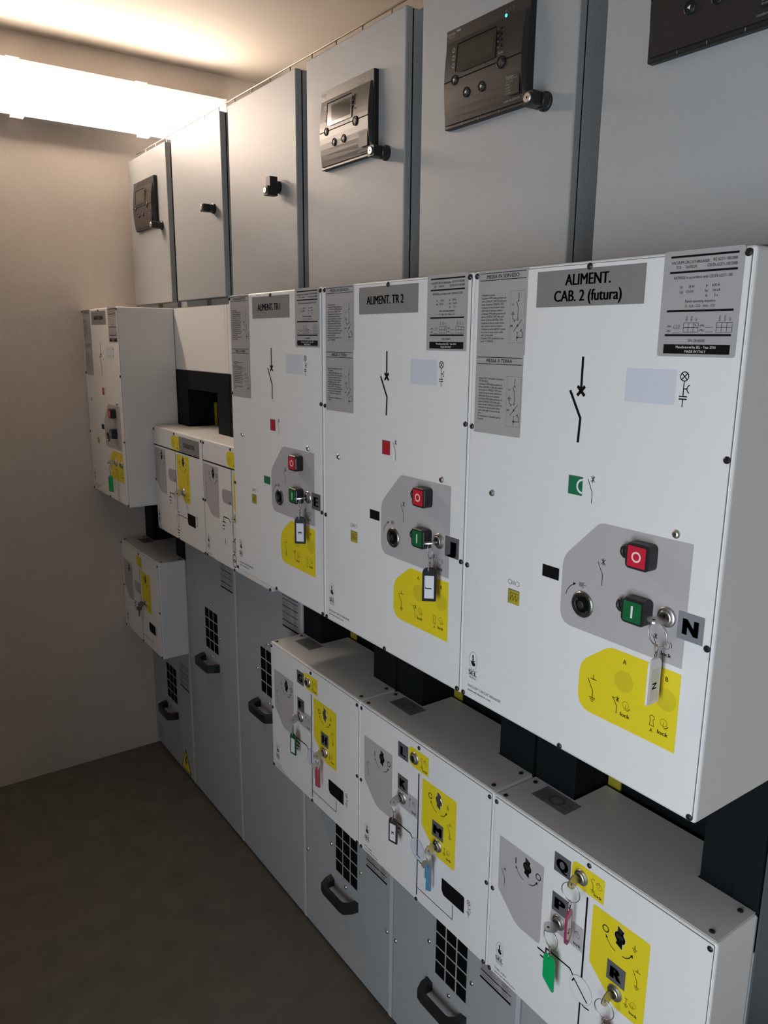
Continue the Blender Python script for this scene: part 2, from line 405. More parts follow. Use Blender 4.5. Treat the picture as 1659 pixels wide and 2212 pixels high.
def relay_marks(q):
    w = 24.4
    for cu, ch in ((343, 'on'), (353, '*'), (363, '=')): q.text(ch, cu, 114, 4, 13.4, 'relay_print', al='c')
    for v in (146, 156, 166, 176): q.disk(345, v, 2.3, w + .2, 'dark_gap', 10)
    for v, s_ in ((146, 'I>'), (156, 'Io>'), (166, 'ext'), (176, 'trip')): q.text(s_, 335, v, 3.6, w, 'relay_print', al='c', xs=.7)
    q.text('Reset', 343.5, 187, 4.8, w + .2, 'relay_print', width=14, al='c')
    for v in (147, 161, 175): q.disk(205, v, 4.6, 23.4, 'relay_print', 14); q.disk(205, v, 3.2, 23.7, 'relay_side', 12)
def type_label(q):
    q.rect(357, 230, 394, 266.5, 22.8, 'relay_side'); q.text('Sepam', 359, 234.5, 5.5, 23.3, 'relay_print', width=20)
    q.rect(359, 238.6, 390, 239.3, 23.3, 'relay_print')
    for i, s_ in enumerate(('Series 10 A 42A', 'REL59921', '24-250Vdc', '100-240Vac', '0211204408')): q.text(s_, 359, 243 + i * 4.9, 2.8, 23.3, 'relay_print', xs=.75)
    q.text('conforme CEI 0-16', 352, 274.5, 3.8, 20.5, 'relay_print', width=42, sk=.15)
def rbutton(q, r, a):
    q.lathe(0, 0, [(r, 0), (r, 3.4), (r * .86, 4.4), (r * .8, 3.0), (r * .62, 3.0), (r * .5, 4.0)], 'relay_side', 22)
    if a is not None:
        pts = [(r * .36 * math.cos(math.radians(a + k * 120)), r * .36 * math.sin(math.radians(a + k * 120))) for k in range(3)]; q.poly(pts, 4.4, 'white_print')
for ci, (nm, bb) in enumerate(COLS):
    t = thing('instrument_compartment', IC[ci], 'cabinet', W(.2125, bb, ZB_), 'instrument compartments above the switchgear')
    B0 = Vector((0, 0, S * (ZT - ZB_)))
    cpart('icbody', 'body', lambda q: q.box(73, 1, -480, 510, 576.5, -23, 'grey_enamel'), t, B0)
    def icdoor(q):
        q.box(71, 0, -20, 511.5, 577.6, 0, 'grey_enamel', 3, 3); q.box(73, 2, -23, 509.5, 575.6, -20, 'dark_gap')
        q.box(69, 1, -17, 71.2, 576, -9, 'black_moulding')
    d = cpart('icdoor', 'door', icdoor, t, B0)
    # lock with key cylinder
    vert = ci == 3; lu, lv = (407, 289) if vert else (442, 290)
    if ci != 0:
        def lk(q):
            q.lathe(0, 0, [(17, 0), (17, 5), (14, 7), (13, 14)], 'black_plastic', 24)
            if vert:
                q.plate(rpoly([(-13, -26), (13, -26), (13, 26), (-13, 26)], 3, 3), 12, 36, 'black_plastic', 1.5); q.plate(rpoly([(-13, 0), (13, 0), (13, 26), (-13, 26)], 3, 3), 35, 44, 'black_plastic', 1.5)
                q.plate(rpoly([(-8, -12), (8, -12), (8, 12), (-8, 12)], 3, 3), 0, 14, 'black_plastic')
            else:
                q.plate(rpoly([(-16, -12), (14, -10), (17, 0), (14, 10), (-16, 12)], 3, 3), 6, 22, 'black_plastic', 1.5)
                q.plate(rpoly([(-16, -12.5), (11, -12.5), (11, 12.5), (-16, 12.5)], 4, 3), 20, 44, 'black_plastic', 1.5)
        lo = cpart(('lk', vert), 'door_lock', lk, t, B0 + L_(lu, lv))
        cpart(('cyl', vert), 'lock_cylinder', lambda q: (q.lathe(0 if vert else -2, 12 if vert else 0, [(9, 44), (9, 46), (7.5, 47)], 'steel', 20), q.disk(0 if vert else -2, 12 if vert else 0, 2, 47.3, 'ink', 8)), lo)
    if ci in RELAY:
        rf = cpart('relay', 'protection_relay', relay_frame, t, B0)
        cpart('relaymk', 'printed_markings', relay_marks, rf); cpart('relaybr', 'brand_lettering', brand_marks, rf); cpart('relayty', 'type_label', type_label, rf)
        def scr(q):
            w = 24.5; q.poly([(219, 139.5), (330, 139.5), (328, 192), (228, 192), (213, 188)], w, 'lcd_frame'); q.line([(330, 139.5), (219, 139.5), (213, 188)], 2.2, w + .3, 'dark_gap'); q.poly([(236, 147), (324, 147), (322, 184), (236, 184)], w + .3, 'lcd')
        cpart('relayscr', 'screen', scr, rf)
        cpart('rb1', 'button', lambda q: rbutton(q, 11, None), rf, L_(344.5, 204, 22.0))
        cpart('rb2', 'button', lambda q: rbutton(q, 9.5, 90), rf, L_(208.5, 202, 20.3))
        cpart('rb3', 'button', lambda q: rbutton(q, 9.5, 180), rf, L_(245, 232.4, 19.5))
        cpart('rb4', 'button', lambda q: rbutton(q, 9.5, 0), rf, L_(290, 232.4, 19.8))
        for k, x in enumerate((343, 353, 363)): cpart(('led', k == 0 and ci == 1), 'indicator_light', (lambda q: q.disk(0, 0, 3.0, 0, 'led_green', 10)) if (k == 0 and ci == 1) else (lambda q: q.disk(0, 0, 2.0, 0, 'relay_side', 10)), rf, L_(x, 122.3, 13.5))
# ================================================================ PRINTED SYMBOLS
def star(q, u, v, r, t, w, mn='ink', up=True):
    for a_ in ((45, 135) if not up else (50, 130, 90)):
        c_, s_ = math.cos(math.radians(a_)), math.sin(math.radians(a_))
        q.line([(u - r * c_, v - r * s_), (u + r * c_, v + r * s_)], t, w, mn)
def earth(q, u, v, k, t, w, mn='ink', up=False):
    s_ = -1 if up else 1
    for i, l in enumerate((6, 4, 2)): q.line([(u - l * k, v + s_ * i * 3 * k), (u + l * k, v + s_ * i * 3 * k)], t, w, mn)
def lampcap(q, u, v, k, t, w):
    q.circ(u, v, 6 * k, t, w, 'ink', 16); q.line([(u - 4 * k, v - 4 * k), (u + 4 * k, v + 4 * k)], t, w, 'ink'); q.line([(u - 4 * k, v + 4 * k), (u + 4 * k, v - 4 * k)], t, w, 'ink')
    q.line([(u, v + 6 * k), (u, v + 26 * k)], t, w, 'ink'); q.line([(u - 6 * k, v + 26 * k), (u + 6 * k, v + 26 * k)], t * 1.2, w, 'ink'); q.line([(u - 6 * k, v + 29.5 * k), (u + 6 * k, v + 29.5 * k)], t * 1.2, w, 'ink')
    q.line([(u, v + 29.5 * k), (u, v + 40 * k)], t, w, 'ink'); q.line([(u, v + 16 * k), (u + 5 * k, v + 16 * k)], t, w, 'ink'); q.circ(u + 10.5 * k, v + 16 * k, 5.5 * k, t, w, 'ink', 8, 110, 250)
def turnlock(q, u, v, k, w, a0=20, a1=80, up=False):
    q.circ(u, v, 5.6 * k, .5, w, 'ink', 20); s_ = -1 if up else 1
    q.line([(u, v - 1 * k * s_), (u, v + 9 * k * s_)], .5, w, 'ink'); q.circ(u, v, 8.5 * k, 1.0, w, 'ink', 6, a0, a1)
def blade(q, pts, t, w): q.line(pts, t, w, 'ink')
def logo(q, u, v, k, w, txt, www):
    q.circ(u, v, 17 * k, .5, w, 'ink', 32, ru=10.5 * k)
    q.poly([(u - 2.5 * k, v - 11 * k), (u + 1 * k, v - 11 * k), (u + 1 * k, v + 1 * k), (u + 8 * k, v - 3 * k), (u + 4 * k, v + 1 * k), (u + 1.5 * k, v + 3 * k), (u + 6 * k, v + 4 * k), (u + 5.5 * k, v + 9 * k), (u + 1 * k, v + 11 * k), (u - 3 * k, v + 9 * k), (u - 5 * k, v + 5 * k), (u - 6.5 * k, v + 2 * k), (u - 2 * k, v + 1 * k)], w, 'ink')
    q.rect(u - 11.5 * k, v + 18.4 * k, u + 11.5 * k, v + 19 * k, w, 'ink'); q.text('SEL', u, v + 24.5 * k, 8.5 * k, w, 'ink', width=22 * k, al='c', bold=.03)
    q.rect(u - 11 * k, v + 30 * k, u + 11 * k, v + 30.5 * k, w, 'ink'); q.text('Made in Italy', u, v + 34 * k, 3.2 * k, w, 'ink', width=18 * k, al='c', bold=.01)
    q.text(txt[0], u - 13 * k, v + 52 * k, 5, w, 'ink', width=txt[1], bold=.0); q.text('www.sel-electric.com', u - 13 * k, v + 60.5 * k, 4.2, w, 'ink', width=www, bold=.01)
def letterplate(q, u0, v0, ch, light=False, sz=39.5):
    q.plate([(u0, v0), (u0 + sz, v0), (u0 + sz, v0 + sz), (u0, v0 + sz)], 0, .7, 'letter_grey_light' if light else 'letter_grey')
    q.text(ch, u0 + sz / 2, v0 + sz / 2, sz * .58, 1.0, 'ink', width=sz * (.50 if ch in 'NKRGHPF' else .62 if ch in 'MQ' else .4), al='c', bold=.075)
def key_lock(q, r=15.5):
    q.lathe(0, 0, [(r, 0), (r, 1.5), (r * .92, 3), (r * .8, 3.6), (r * .78, 2.6), (r * .7, 2.6), (r * .68, 6.5), (r * .6, 7.2), (r * .5, 7.2), (r * .56, 6.2)], 'steel', 32)
    q.lathe(0, 0, [(r * .55, 6), (r * .53, 6.5)], 'dark_steel', 20)
    q.box(-1.3, -r * .34, 6.3, 1.3, r * .34, 6.8, 'ink')
CAM = rpoly([(-6, -21), (8, -15), (6, -9), (11.5, -2), (11, 6), (5.5, 10), (6, 21), (-8, 15), (-6, 9), (-11.5, 2), (-11, -6), (-5.5, -10)], [0, 0, 2, 4, 4, 2, 0, 0, 2, 4, 4, 2], 4)
def cam_slot(q, bright=False):
    q.plate([(x * 1.06, y * 1.04) for x, y in CAM], 0, .5, 'white_enamel'); q.poly(CAM, .8, 'dark_gap')
    if bright: q.plate([(x * .9, y * .93) for x, y in CAM], .8, 1.4, 'steel', .4); q.line([(-7, -3), (0, 0), (7, 4)], .8, 1.6, 'dark_steel')
    else: q.plate([(-5, -19), (4, -16), (3.5, -9), (-4.5, -9)], .8, 1.0, 'dark_steel'); q.plate([(-8, -5), (7, -5), (8, 0), (2, 3), (-7, 2)], .8, 1.2, 'dark_steel')
LINES1 = ["- Chiudere la porta", "- Cambiare l'IMS dalla posizione di", "  terra (GIALLO, EARTH) alla posi-", "  zione di aperto (VERDE, OFF)", "  ruotando la leva in senso orario", "  nella sede di manovra destra", "- Cambiare l'IMS dalla posizione di", "  aperto (VERDE, OFF) alla posi-", "  zione di chiuso (ROSSO, ON)", "  ruotando la leva in senso orario", "  nella sede di manovra sinistra", "- Caricare le molle dell'INT ruotan-", "  do la leva in senso orario nella", "  sede carica-molle", "- Chiudere l'INT premendo il pul-", "  sante \"I\" (VERDE)"]
LINES2 = ["- Aprire l'INT premendo il pulsante", "  \"0\" (ROSSO)", "- Cambiare l'IMS dalla posizione di", "  chiuso (ROSSO, ON) alla posizio-", "  ne di aperto (VERDE, OFF) ruo-", "  tando la leva in senso antiorario", "  nella sede di manovra sinistra", "- Cambiare l'IMS dalla posizione di", "  aperto (VERDE, OFF) alla posi-", "  zione di terra (GIALLO, EARTH)", "  ruotando la leva in senso antio-", "  rario nella sede di manovra de-", "  stra", "- Se necessario e' possibile aprire", "  la porta"]
def minidiag(q, v, w):      # small switching diagram, v = top of its box
    q.line([(92.3, v), (124.6, v), (124.6, v + 81.7), (92.3, v + 81.7)], .3, w, 'ink_grey', closed=True)
    q.line([(110.3, v + 3), (110.3, v + 16)], .9, w, 'ink'); star(q, 110.3, v + 16, 2, .7, w, up=False)
    q.line([(105.7, v + 17), (110.3, v + 26), (110, v + 42)], .9, w, 'ink'); q.circ(110, v + 44.5, 1.6, .8, w, 'ink', 10)
    q.text('INT', 95, v + 21.5, 3.4, w, 'ink_grey', xs=.8); q.text('IMS', 94, v + 55, 3.4, w, 'ink', xs=.8, bold=.02)
    for i, l in enumerate((4.5, 2.5, 1)): q.rect(98.6 - l, v + 36 - i * 2, 98.6 + l, v + 36.9 - i * 2, w, 'ink')
    q.line([(98.6, v + 36), (98.6, v + 43), (103.5, v + 47)], .9, w, 'ink'); q.line([(101.5, v + 49), (105.5, v + 45)], .9, w, 'ink')
    q.line([(118.8, v + 45), (101.2, v + 64)], .9, w, 'ink'); q.circ(110.2, v + 54.5, 1.6, .8, w, 'ink', 10)
    q.line([(110.2, v + 65), (110.2, v + 79)], .9, w, 'ink'); q.rect(108.4, v + 64.6, 112, v + 65.4, w, 'ink'); q.disk(110.3, v + 73, 1.7, w, 'ink', 10)
    q.line([(110.3, v + 73), (121.9, v + 73), (121.9, v + 66), (118, v + 61.5)], .9, w, 'ink'); q.line([(116, v + 63.5), (120, v + 60)], .9, w, 'ink')
def messa(q):
    q.plate(rr_(14, 2, 128.3, 138.4, 3), .0, .5, 'silver_label'); q.plate(rr_(14, 138.6, 126.5, 270.5, 3), 0, .5, 'silver_label'); w = .8
    for v in (5.5, 16.8): q.rect(18, v, 125, v + 1.1, w, 'ink')
    q.text('MESSA IN SERVIZIO', 71.7, 11.6, 6.0, w, 'ink', width=75, al='c', bold=.012)
    for v in (141.6, 152.6): q.rect(17.5, v, 124, v + 1.1, w, 'ink')
    q.text('MESSA A TERRA', 71, 147.5, 6.0, w, 'ink', width=61, al='c', bold=.012)
    for i, s_ in enumerate(LINES1): q.text(s_.strip(), 21 + (2.6 if s_[0] == ' ' else 0), 40.8 + i * 5.0, 3.3, w, 'ink', xs=.92, bold=.004)
    for i, s_ in enumerate(LINES2): q.text(s_.strip(), 21 + (2.6 if s_[0] == ' ' else 0), 177.3 + i * 4.93, 3.3, w, 'ink', xs=.92, bold=.004)
    minidiag(q, 36.4, w); minidiag(q, 172, w)
def rating(q, sn, tick=True):
    q.plate(rr_(375, 0, 487, 133.3, 4), 0, .5, 'silver_label'); w = .8
    for v in (6.2, 25.5, 74, 104.6): q.rect(385, v, 479.2, v + 2.6, w, 'ink')
    T = lambda s_, u, v, h, wd_, al='l': q.text(s_, u, v, h, w, 'ink', width=wd_, al=al, bold=.008)
    T('VACUUM CIRCUIT-BREAKER', 386, 14.7, 3.6, 54.5); T('IEC 62271-100:2008', 445.5, 13.8, 3.6, 32); T('TCB', 393.6, 20.6, 3.6, 7); T('16.630.24', 408, 20.4, 3.6, 15); T('CEI EN 62271-100:2008', 438, 20.2, 3.6, 40)
    T('RATINGS in accordance with CEI EN 62271-100', 392, 33.6, 3.6, 81)
    for (s_, u, v, wd_) in (('Ur', 402, 45.4, 4), ('24 kV', 414, 45, 9), ('Ir', 438.8, 44.9, 3), ('630 A', 447.4, 44.6, 10), ('Up', 402, 51.4, 4.5), ('125 kV', 411, 51.2, 11), ('Isc', 438, 50.8, 4.5), ('16 kA', 449, 50.6, 10), ('tk', 438.8, 56.8, 3), ('3 s', 451, 56.6, 5)): T(s_, u, v, 3.4, wd_)
    T('Rated operating sequence', 432.3, 63.2, 3.3, 42, 'c'); T('O - 0,3s - CO - 3min - CO', 432.3, 69.3, 3.3, 42, 'c')
    for g in (411.5, 457.9):
        for i in range(4): q.rect(g + i * 7.1, 90.2, g + i * 7.1 + .5, 102.4, w, 'ink')
        for j in range(3): q.rect(g, 90.2 + j * 5.9, g + 21.8, 90.7 + j * 5.9, w, 'ink')
        for i, s_ in enumerate(('50Hz', '60Hz', 'DC')): q.text(s_, g + 4 + i * 7, 88.4, 2.6, w, 'ink', xs=.85, rot=-90)
    for s_, u, v in (('-MH', 386.5, 94.6), ('-MC', 386.5, 100.5), ('-MS', 434.5, 93.9), ('-MU', 434.5, 99.8)): T(s_, u, v, 2.8, 7)
    for u, v in ((396, 97), (396, 102.8), (443, 96), (443, 101.8)): q.rect(u, v, u + 11, v + .4, w, 'ink')
    if tick: q.text('110', 397, 94.5, 4.2, w, 'ink_grey', width=9, sk=.2); q.line([(427, 91.5), (431, 95.2)], .4, w, 'ink'); q.line([(431, 91.5), (427, 95.2)], .4, w, 'ink')
    T('S/N ' + sn, 432, 112.6, 3.4, 24, 'c'); q.rect(384.5, 117.6, 479.3, 129.6, w, 'ink')
    q.text('Manufactured by SEL - Year 2016', 431.9, 120.9, 3.2, w + .2, 'white_print', width=57, al='c'); q.text('MADE IN ITALY', 431.9, 126.4, 3.2, w + .2, 'white_print', width=30, al='c')
def spring(q, u, v, w):
    q.line([(u + x, v + (3.5 if i % 2 else -3.5)) for i, x in enumerate((-6, -4, -2, 0, 2, 4, 6))], .8, w, 'ink_grey'); q.circ(u - 9, v, 4, .8, w, 'ink_grey', 12); q.circ(u + 9.5, v, 4, .8, w, 'ink_grey', 10, -120, 120)
def upper_symbols(q):
    w = .25
    q.rect(246.3, 136.6, 250.7, 184, w, 'ink'); star(q, 248.6, 187, 10, 5, w + .05, up=False); q.line([(227.5, 187), (250.3, 227.4), (248.4, 264.3)], 4.4, w, 'ink')
def cap_symbol(q): lampcap(q, 420, 158.6, 1.0, 1.4, .25)
def small_switch(q):
    w = .25; q.line([(272.6, 316.6), (282, 335.7), (282, 352.8)], 1.1, w, 'ink'); star(q, 282, 316, 5.5, 1.1, w)
def spring_symbol(q): spring(q, 128.3, 518.6, .25)
def control_print(q):
    q.poly(rpoly([(301, 378.6), (457, 378), (457, 556), (234, 555.5), (234, 446)], [10, 0, 0, 26, 16], 8), .2, 'panel_grey'); w = .4
    q.line([(302.3, 438.6), (312.3, 457.6), (311.9, 474.6)], 1.1, w, 'ink'); star(q, 312.2, 437, 5.5, 1.1, w)
    q.line([(243.7, 506), (247, 497), (252.5, 490), (259, 485.5)], 1.2, w, 'ink'); q.poly([(257, 482.8), (263, 483.6), (258.6, 488)], w, 'ink')
    for i in range(9): q.rect(269, 479.5 + i * .75, 276 + (3 if i % 3 == 0 else 0), 479.9 + i * .75, w, 'ink_grey')
    q.line([(276, 482.6), (285, 482.6)], .5, w, 'ink'); q.line([(279.5, 479), (276.5, 479), (276.5, 487), (279.5, 487)], .5, w, 'ink')
    q.line([(407, 522), (412.5, 531), (412.5, 545)], 1, w, 'ink'); star(q, 412, 522, 4.2, 1, w)
    turnlock(q, 430, 530, 1, w, -50, 10, True); q.text('lock', 431, 543.5, 6.0, w, 'ink', width=16.5, al='c', bold=.025)
def yellow_print(q):
    q.poly(rpoly([(335, 564.6), (457.6, 564.3), (458, 684), (281, 684), (281, 606)], [10, 0, 0, 28, 20], 8), .2, 'sun_yellow'); w = .4
    q.disk(364.7, 610, 16.8, w, 'sun_yellow_dark', 32); q.disk(437, 610, 16.8, w, 'sun_yellow_dark', 32)
    q.text('A', 364, 579, 7, w, 'ink', al='c', bold=.02); q.text('B', 436, 579, 7, w, 'ink', al='c', bold=.02)
    q.line([(299, 628), (309.8, 647), (309.6, 658)], 1.2, w, 'ink'); earth(q, 309.5, 658, .95, 1.2, w); q.rect(303.5, 626.5, 315.5, 627.7, w, 'ink'); q.rect(308.9, 619.5, 310, 627, w, 'ink')
    q.line([(348, 641.5), (356, 653), (355.8, 665)], 1.1, w, 'ink'); star(q, 356.5, 641.5, 4.4, 1, w); q.rect(346.5, 640.8, 353, 641.8, w, 'ink')
    turnlock(q, 371.4, 645.5, 1, w); q.text('lock', 371.5, 662, 6.2, w, 'ink', width=17, al='c', bold=.025)
    q.circ(418, 645.5, 3.8, .8, w, 'ink', 14, 120, 420); q.line([(416, 648.8), (414.3, 658), (421.7, 658), (420, 648.8)], .8, w, 'ink'); q.text('A', 418, 665, 5.5, w, 'ink', al='c', bold=.02)
    turnlock(q, 437.1, 645.5, 1, w); q.text('lock', 437, 662, 6.2, w, 'ink', width=17, al='c', bold=.025)
def pushbutton(q):      # square black housing centred on (0,0)
    q.plate(rr_(-20, -19, 20, 19, 8), 0, 15, 'black_plastic', 0); q.plate(rr_(-20, -19, 20, 19, 8), 15, 20.5, 'black_plastic', 2)
def ring_hook(q):
    q.tube([(-26 - 7 * math.cos(math.radians(a_)), -1 + 7.5 * math.sin(math.radians(a_)), 9) for a_ in range(-90, 91, 15)] + [(-18, 6.5, 9), (-18, -8.5, 9)], 3.4, 'black_plastic', 8, True)
def spring_socket(q):
    q.lathe(0, 0, [(21, 0), (21, 1.5), (19, 3), (16, 3), (15.2, .9), (13, .9)], 'dark_steel', 32)
    q.disk(0, 0, 13.5, 1.2, 'dark_gap', 24); q.lathe(-2, 1, [(6.5, 1.2), (6.5, 3), (4, 3.4)], 'dark_steel', 16); q.rect(9, 7, 15, 11, 3.3, 'dark_steel'); q.rect(-13, -9, -7, -5, 3.3, 'dark_steel')
def body_box(q, H, D, W_=500, notch=False):
    q.box(.6, .6, -D, W_ - .6, H - .6, -1.6, 'white_enamel', 5, 3)
    if notch:
        T = [(5.5, -6.5), (W_ - 5.5, -6.5), (W_ - 5.5, -D), (388, -D), (388, -215), (112, -215), (112, -D), (5.5, -D)]; n = len(T)
        q.add([(x, .2, y) for x, y in T] + [(x, 2.4, y) for x, y in T], [tuple(range(n)), tuple(range(n, 2 * n))] + [(i, (i + 1) % n, n + (i + 1) % n, n + i) for i in range(n)], 'white_enamel')
def cover(q, H, W_=500):
    q.plate(rr_(4.6, 4.6, W_ - 4.6, H - 4.6, 3), -2.2, -1.3, 'seam_and_shadow'); q.plate(rr_(5.4, 5.4, W_ - 5.4, H - 5.4, 3), -1.5, 0, 'white_enamel', .5)
CB = ['white breaker control box marked ALIMENT. CAB. 2 (futura) with letter plate N',
      'white breaker control box marked ALIMENT. TR 2 with letter plate J',
      'white breaker control box marked ALIMENT. TR1 with letter plate E',
      'farthest white breaker control box, standing out from the corner beside the wall']
NAMES = [('ALIMENT.', 'CAB. 2 (futura)'), ('ALIMENT. TR 2',), ('ALIMENT. TR1',), ('ARRIVO LINEA',)]
SN = ['CB160282', 'CB160275', 'CB160281', 'CB160274']
for k, (ci, ch) in enumerate(((0, 'N'), (1, 'J'), (2, 'E'), (5, ''))):
    bb = COLS[ci][1]
    t = thing('breaker_control_box', CB[k], 'control box', W(0, bb, 0))
    cpart('ubody', 'housing', lambda q: body_box(q, 776, 219.5), t)
    c_ = cpart('ucover', 'front_cover', lambda q: cover(q, 776), t)
    for (u, v) in ((9.5, 9), (250.5, 9), (491, 9), (8.5, 262), (491, 260), (8.5, 516), (491, 514.5), (9.5, 767), (250.5, 768), (491, 767)): cpart('bscrew', 'screw', black_screw, t, L_(u, v))
    for (u, v) in ((67, 372), (429.6, 369.3)): cpart('steel_screw', 'screw', steel_screw, t, L_(u, v), 'steel screw')
    cpart('messa', 'instruction_label', messa, t)
    cpart(('rating', k), 'rating_label', lambda q: rating(q, SN[k]), t)
    def nameplate(q):
        q.plate([(149, 11), (347.5, 11), (347.5, 64), (149, 64)], 0, .8, 'name_grey')
        if len(NAMES[k]) == 2:
            q.text(NAMES[k][0], 248, 25.5, 16, 1.1, 'ink', width=83, al='c', bold=.035); q.text(NAMES[k][1], 248, 48.5, 16, 1.1, 'ink', width=124, al='c', bold=.035)
        else: q.text(NAMES[k][0], 240 if k < 3 else 248, 37, 16.5, 1.1, 'ink', width=(125 if k == 1 else 118 if k == 2 else 130), al='c', bold=.035)
    cpart(('np', k), 'name_plate', nameplate, t)
    cpart('usym', 'breaker_symbol', upper_symbols, t); cpart('usym2', 'voltage_symbol', cap_symbol, t); cpart('usym3', 'switch_symbol', small_switch, t); cpart('usym4', 'spring_symbol', spring_symbol, t)
    cpart('pale', 'pale_blue_sticker', lambda q: q.plate(rr_(327.7, 150.3, 408, 197, 2), 0, .25, 'pale_blue'), t)
    def ulogo(q): logo(q, 33.8, 695, 1.0, .25, ('VACUUM CIRCUIT-BREAKER', 89), 63)
    cpart('ulogo', 'maker_logo', ulogo, t)
    def flag(q):
        q.line([(236, 344.6), (236, 316), (263, 316)], 1.2, .5, 'seam_and_shadow'); q.rect(236, 316, 263, 344.6, .3, 'flag_green' if k == 0 else 'flag_red')  # dark line at left and top paints the shadow of the recess
        if k == 0: q.circ(263, 330, 10, 3.2, .5, 'white_print', 14, 90, 270)
    cpart(('flag', min(k, 1)), 'position_window', flag, t, label='green window with a pale ring' if k == 0 else 'red window')
    cpart(('bw', k == 2), 'black_window', lambda q: (q.rect(192, 468.8, 227.5, 488.8, .5, 'flag_green' if k == 2 else 'ink')), t)
    def yw(q):
        q.line([(117, 557), (117, 531.5), (143, 531.5)], 1.2, .6, 'ink_grey'); q.rect(117.5, 531.5, 143.3, 556.5, .4, 'bar_yellow')  # first grey line paints the recess edge's shadow at left and top
        q.line([(122, 552), (122, 537), (142, 537)], .7, .8, 'ink'); q.line([(122, 550), (127, 540), (129, 550), (134, 540), (136, 550), (142, 541)], .8, .8, 'ink')
    cpart('yw', 'spring_window', yw, t)
    cpart('cprint', 'control_panel_print', control_print, t); cpart('yprint', 'yellow_panel_print', yellow_print, t)
    for nm_, v, mn in (('red', 409.5, 'button_red'), ('green', 490.5, 'button_green')):
        b_ = cpart('pb', 'push_button', pushbutton, t, L_(384, v, .4), 'black push button with a %s cap' % nm_)
        def cap(q):
            q.plate(rr_(-15, -15, 15, 15, 1.5), 20, 21, mn)
            if nm_ == 'red': q.circ(0, 0, 6.6, 2.6, 21.3, 'pale_print', 24)
            else: q.rect(-1.6, -9, 1.6, 9, 21.3, 'white_print')
        cpart(('cap', nm_), 'button_cap', cap, b_, label=nm_ + ' cap')
        cpart('hook', 'padlock_eye', ring_hook, b_)
    cpart('sock', 'spring_socket', spring_socket, t, L_(278.5, 513.5, .4))
    if ch:
        cpart('ulock', 'key_lock', lambda q: key_lock(q, 15), t, L_(427, 489, .4))
        cpart(('lp', ch), 'letter_plate', lambda q: letterplate(q, 444.5, 473.6, ch, ch == 'N'), t, (0, 0, 0), 'grey plate with the letter ' + ch)
    else:
        cpart('lockA', 'key_lock', lambda q: key_lock(q, 15), t, L_(364.7, 610, .4)); cpart('lockA', 'key_lock', key_lock, t, L_(437, 610, .4))
# ================================================================ SWITCH CONTROL BOXES
GREYP = rpoly([(23.5, 83), (146, 83), (146, 258), (80, 258), (24.5, 206)], [4, 3, 10, 16, 6], 6)
YELP = rpoly([(265.5, 83), (387, 82), (386.5, 256), (326, 256), (265.5, 204)], [4, 5, 8, 4, 5], 6)
def low_grey(q, shift=0):
    w = .4; q.poly([(x - shift, y) for x, y in GREYP], .2, 'panel_grey')
    u = -shift
    q.rect(u + 70.2, 106, u + 72.6, 120, w, 'ink'); q.circ(u + 132.5, 113.5, 6.2, 2, w, 'ink', 22)
    q.line([(u + 73.5, 127), (u + 78, 134), (u + 85, 140), (u + 94.5, 144.5)], 1.3, w, 'ink'); q.poly([(u + 71.5, 124), (u + 77, 128), (u + 72.8, 130.5)], w, 'ink')
    q.line([(u + 109.5, 144), (u + 117, 142.5), (u + 123.5, 137.5), (u + 128, 131)], 1.6, w, 'ink'); q.poly([(u + 131, 126), (u + 131.5, 133), (u + 125.5, 130)], w, 'ink')
    q.line([(u + 33, 153.7), (u + 42.3, 172), (u + 42.3, 190.4)], 1.1, w, 'ink'); star(q, u + 42, 151.5, 4.6, 1.1, w, up=False)
def low_yellow(q, shift=0):
    w = .4; q.poly([(x - shift, y) for x, y in YELP], .2, 'sun_yellow'); u = -shift
    q.circ(u + 296, 113.5, 6.2, 2, w, 'ink', 22)
    q.line([(u + 298.5, 127), (u + 303, 134), (u + 310, 140), (u + 319.5, 144)], 1.3, w, 'ink'); q.poly([(u + 296.5, 124), (u + 302, 128), (u + 297.8, 130.5)], w, 'ink')
    q.line([(u + 334, 143.5), (u + 341, 142.5), (u + 347.5, 138), (u + 352, 131)], 1.6, w, 'ink'); q.poly([(u + 355, 126), (u + 355.5, 133), (u + 349.5, 130)], w, 'ink')
    q.line([(u + 357.8, 104), (u + 357.8, 112)], 1.2, w, 'ink'); earth(q, u + 357.8, 112, .9, 1.1, w)
    q.line([(u + 358, 153), (u + 367.6, 170), (u + 367.6, 181)], 1.1, w, 'ink'); earth(q, u + 367.6, 181, .9, 1.1, w); q.rect(u + 362, 151, u + 373, 152.1, w, 'ink'); q.rect(u + 367, 145, u + 368.1, 151.5, w, 'ink')
    q.line([(u + 350, 218), (u + 350, 232)], 1.0, w, 'ink'); earth(q, u + 350, 232, .8, 1, w); q.line([(u + 347, 219), (u + 353, 219)], 1.0, w, 'ink')
    turnlock(q, u + 364.5, 222, .95, w, 100, 170); q.text('lock', u + 366, 240, 6, w, 'ink', width=16, al='c', bold=.03)
def tab_yellow(q):
    w = .4; q.poly(rpoly([(212, 23.5), (287, 24), (287, 72.5), (212, 72)], [15, 3, 0, 24], 7), .2, 'sun_yellow')
    q.line([(256, 38), (262, 48), (262, 58)], 1.1, w, 'ink'); earth(q, 262, 58, .8, 1, w); q.line([(259, 36), (265, 36)], 1, w, 'ink'); turnlock(q, 276, 44, .9, w, 190, 270, True); q.text('lock', 274, 64, 6, w, 'ink', width=17, al='c', bold=.03)
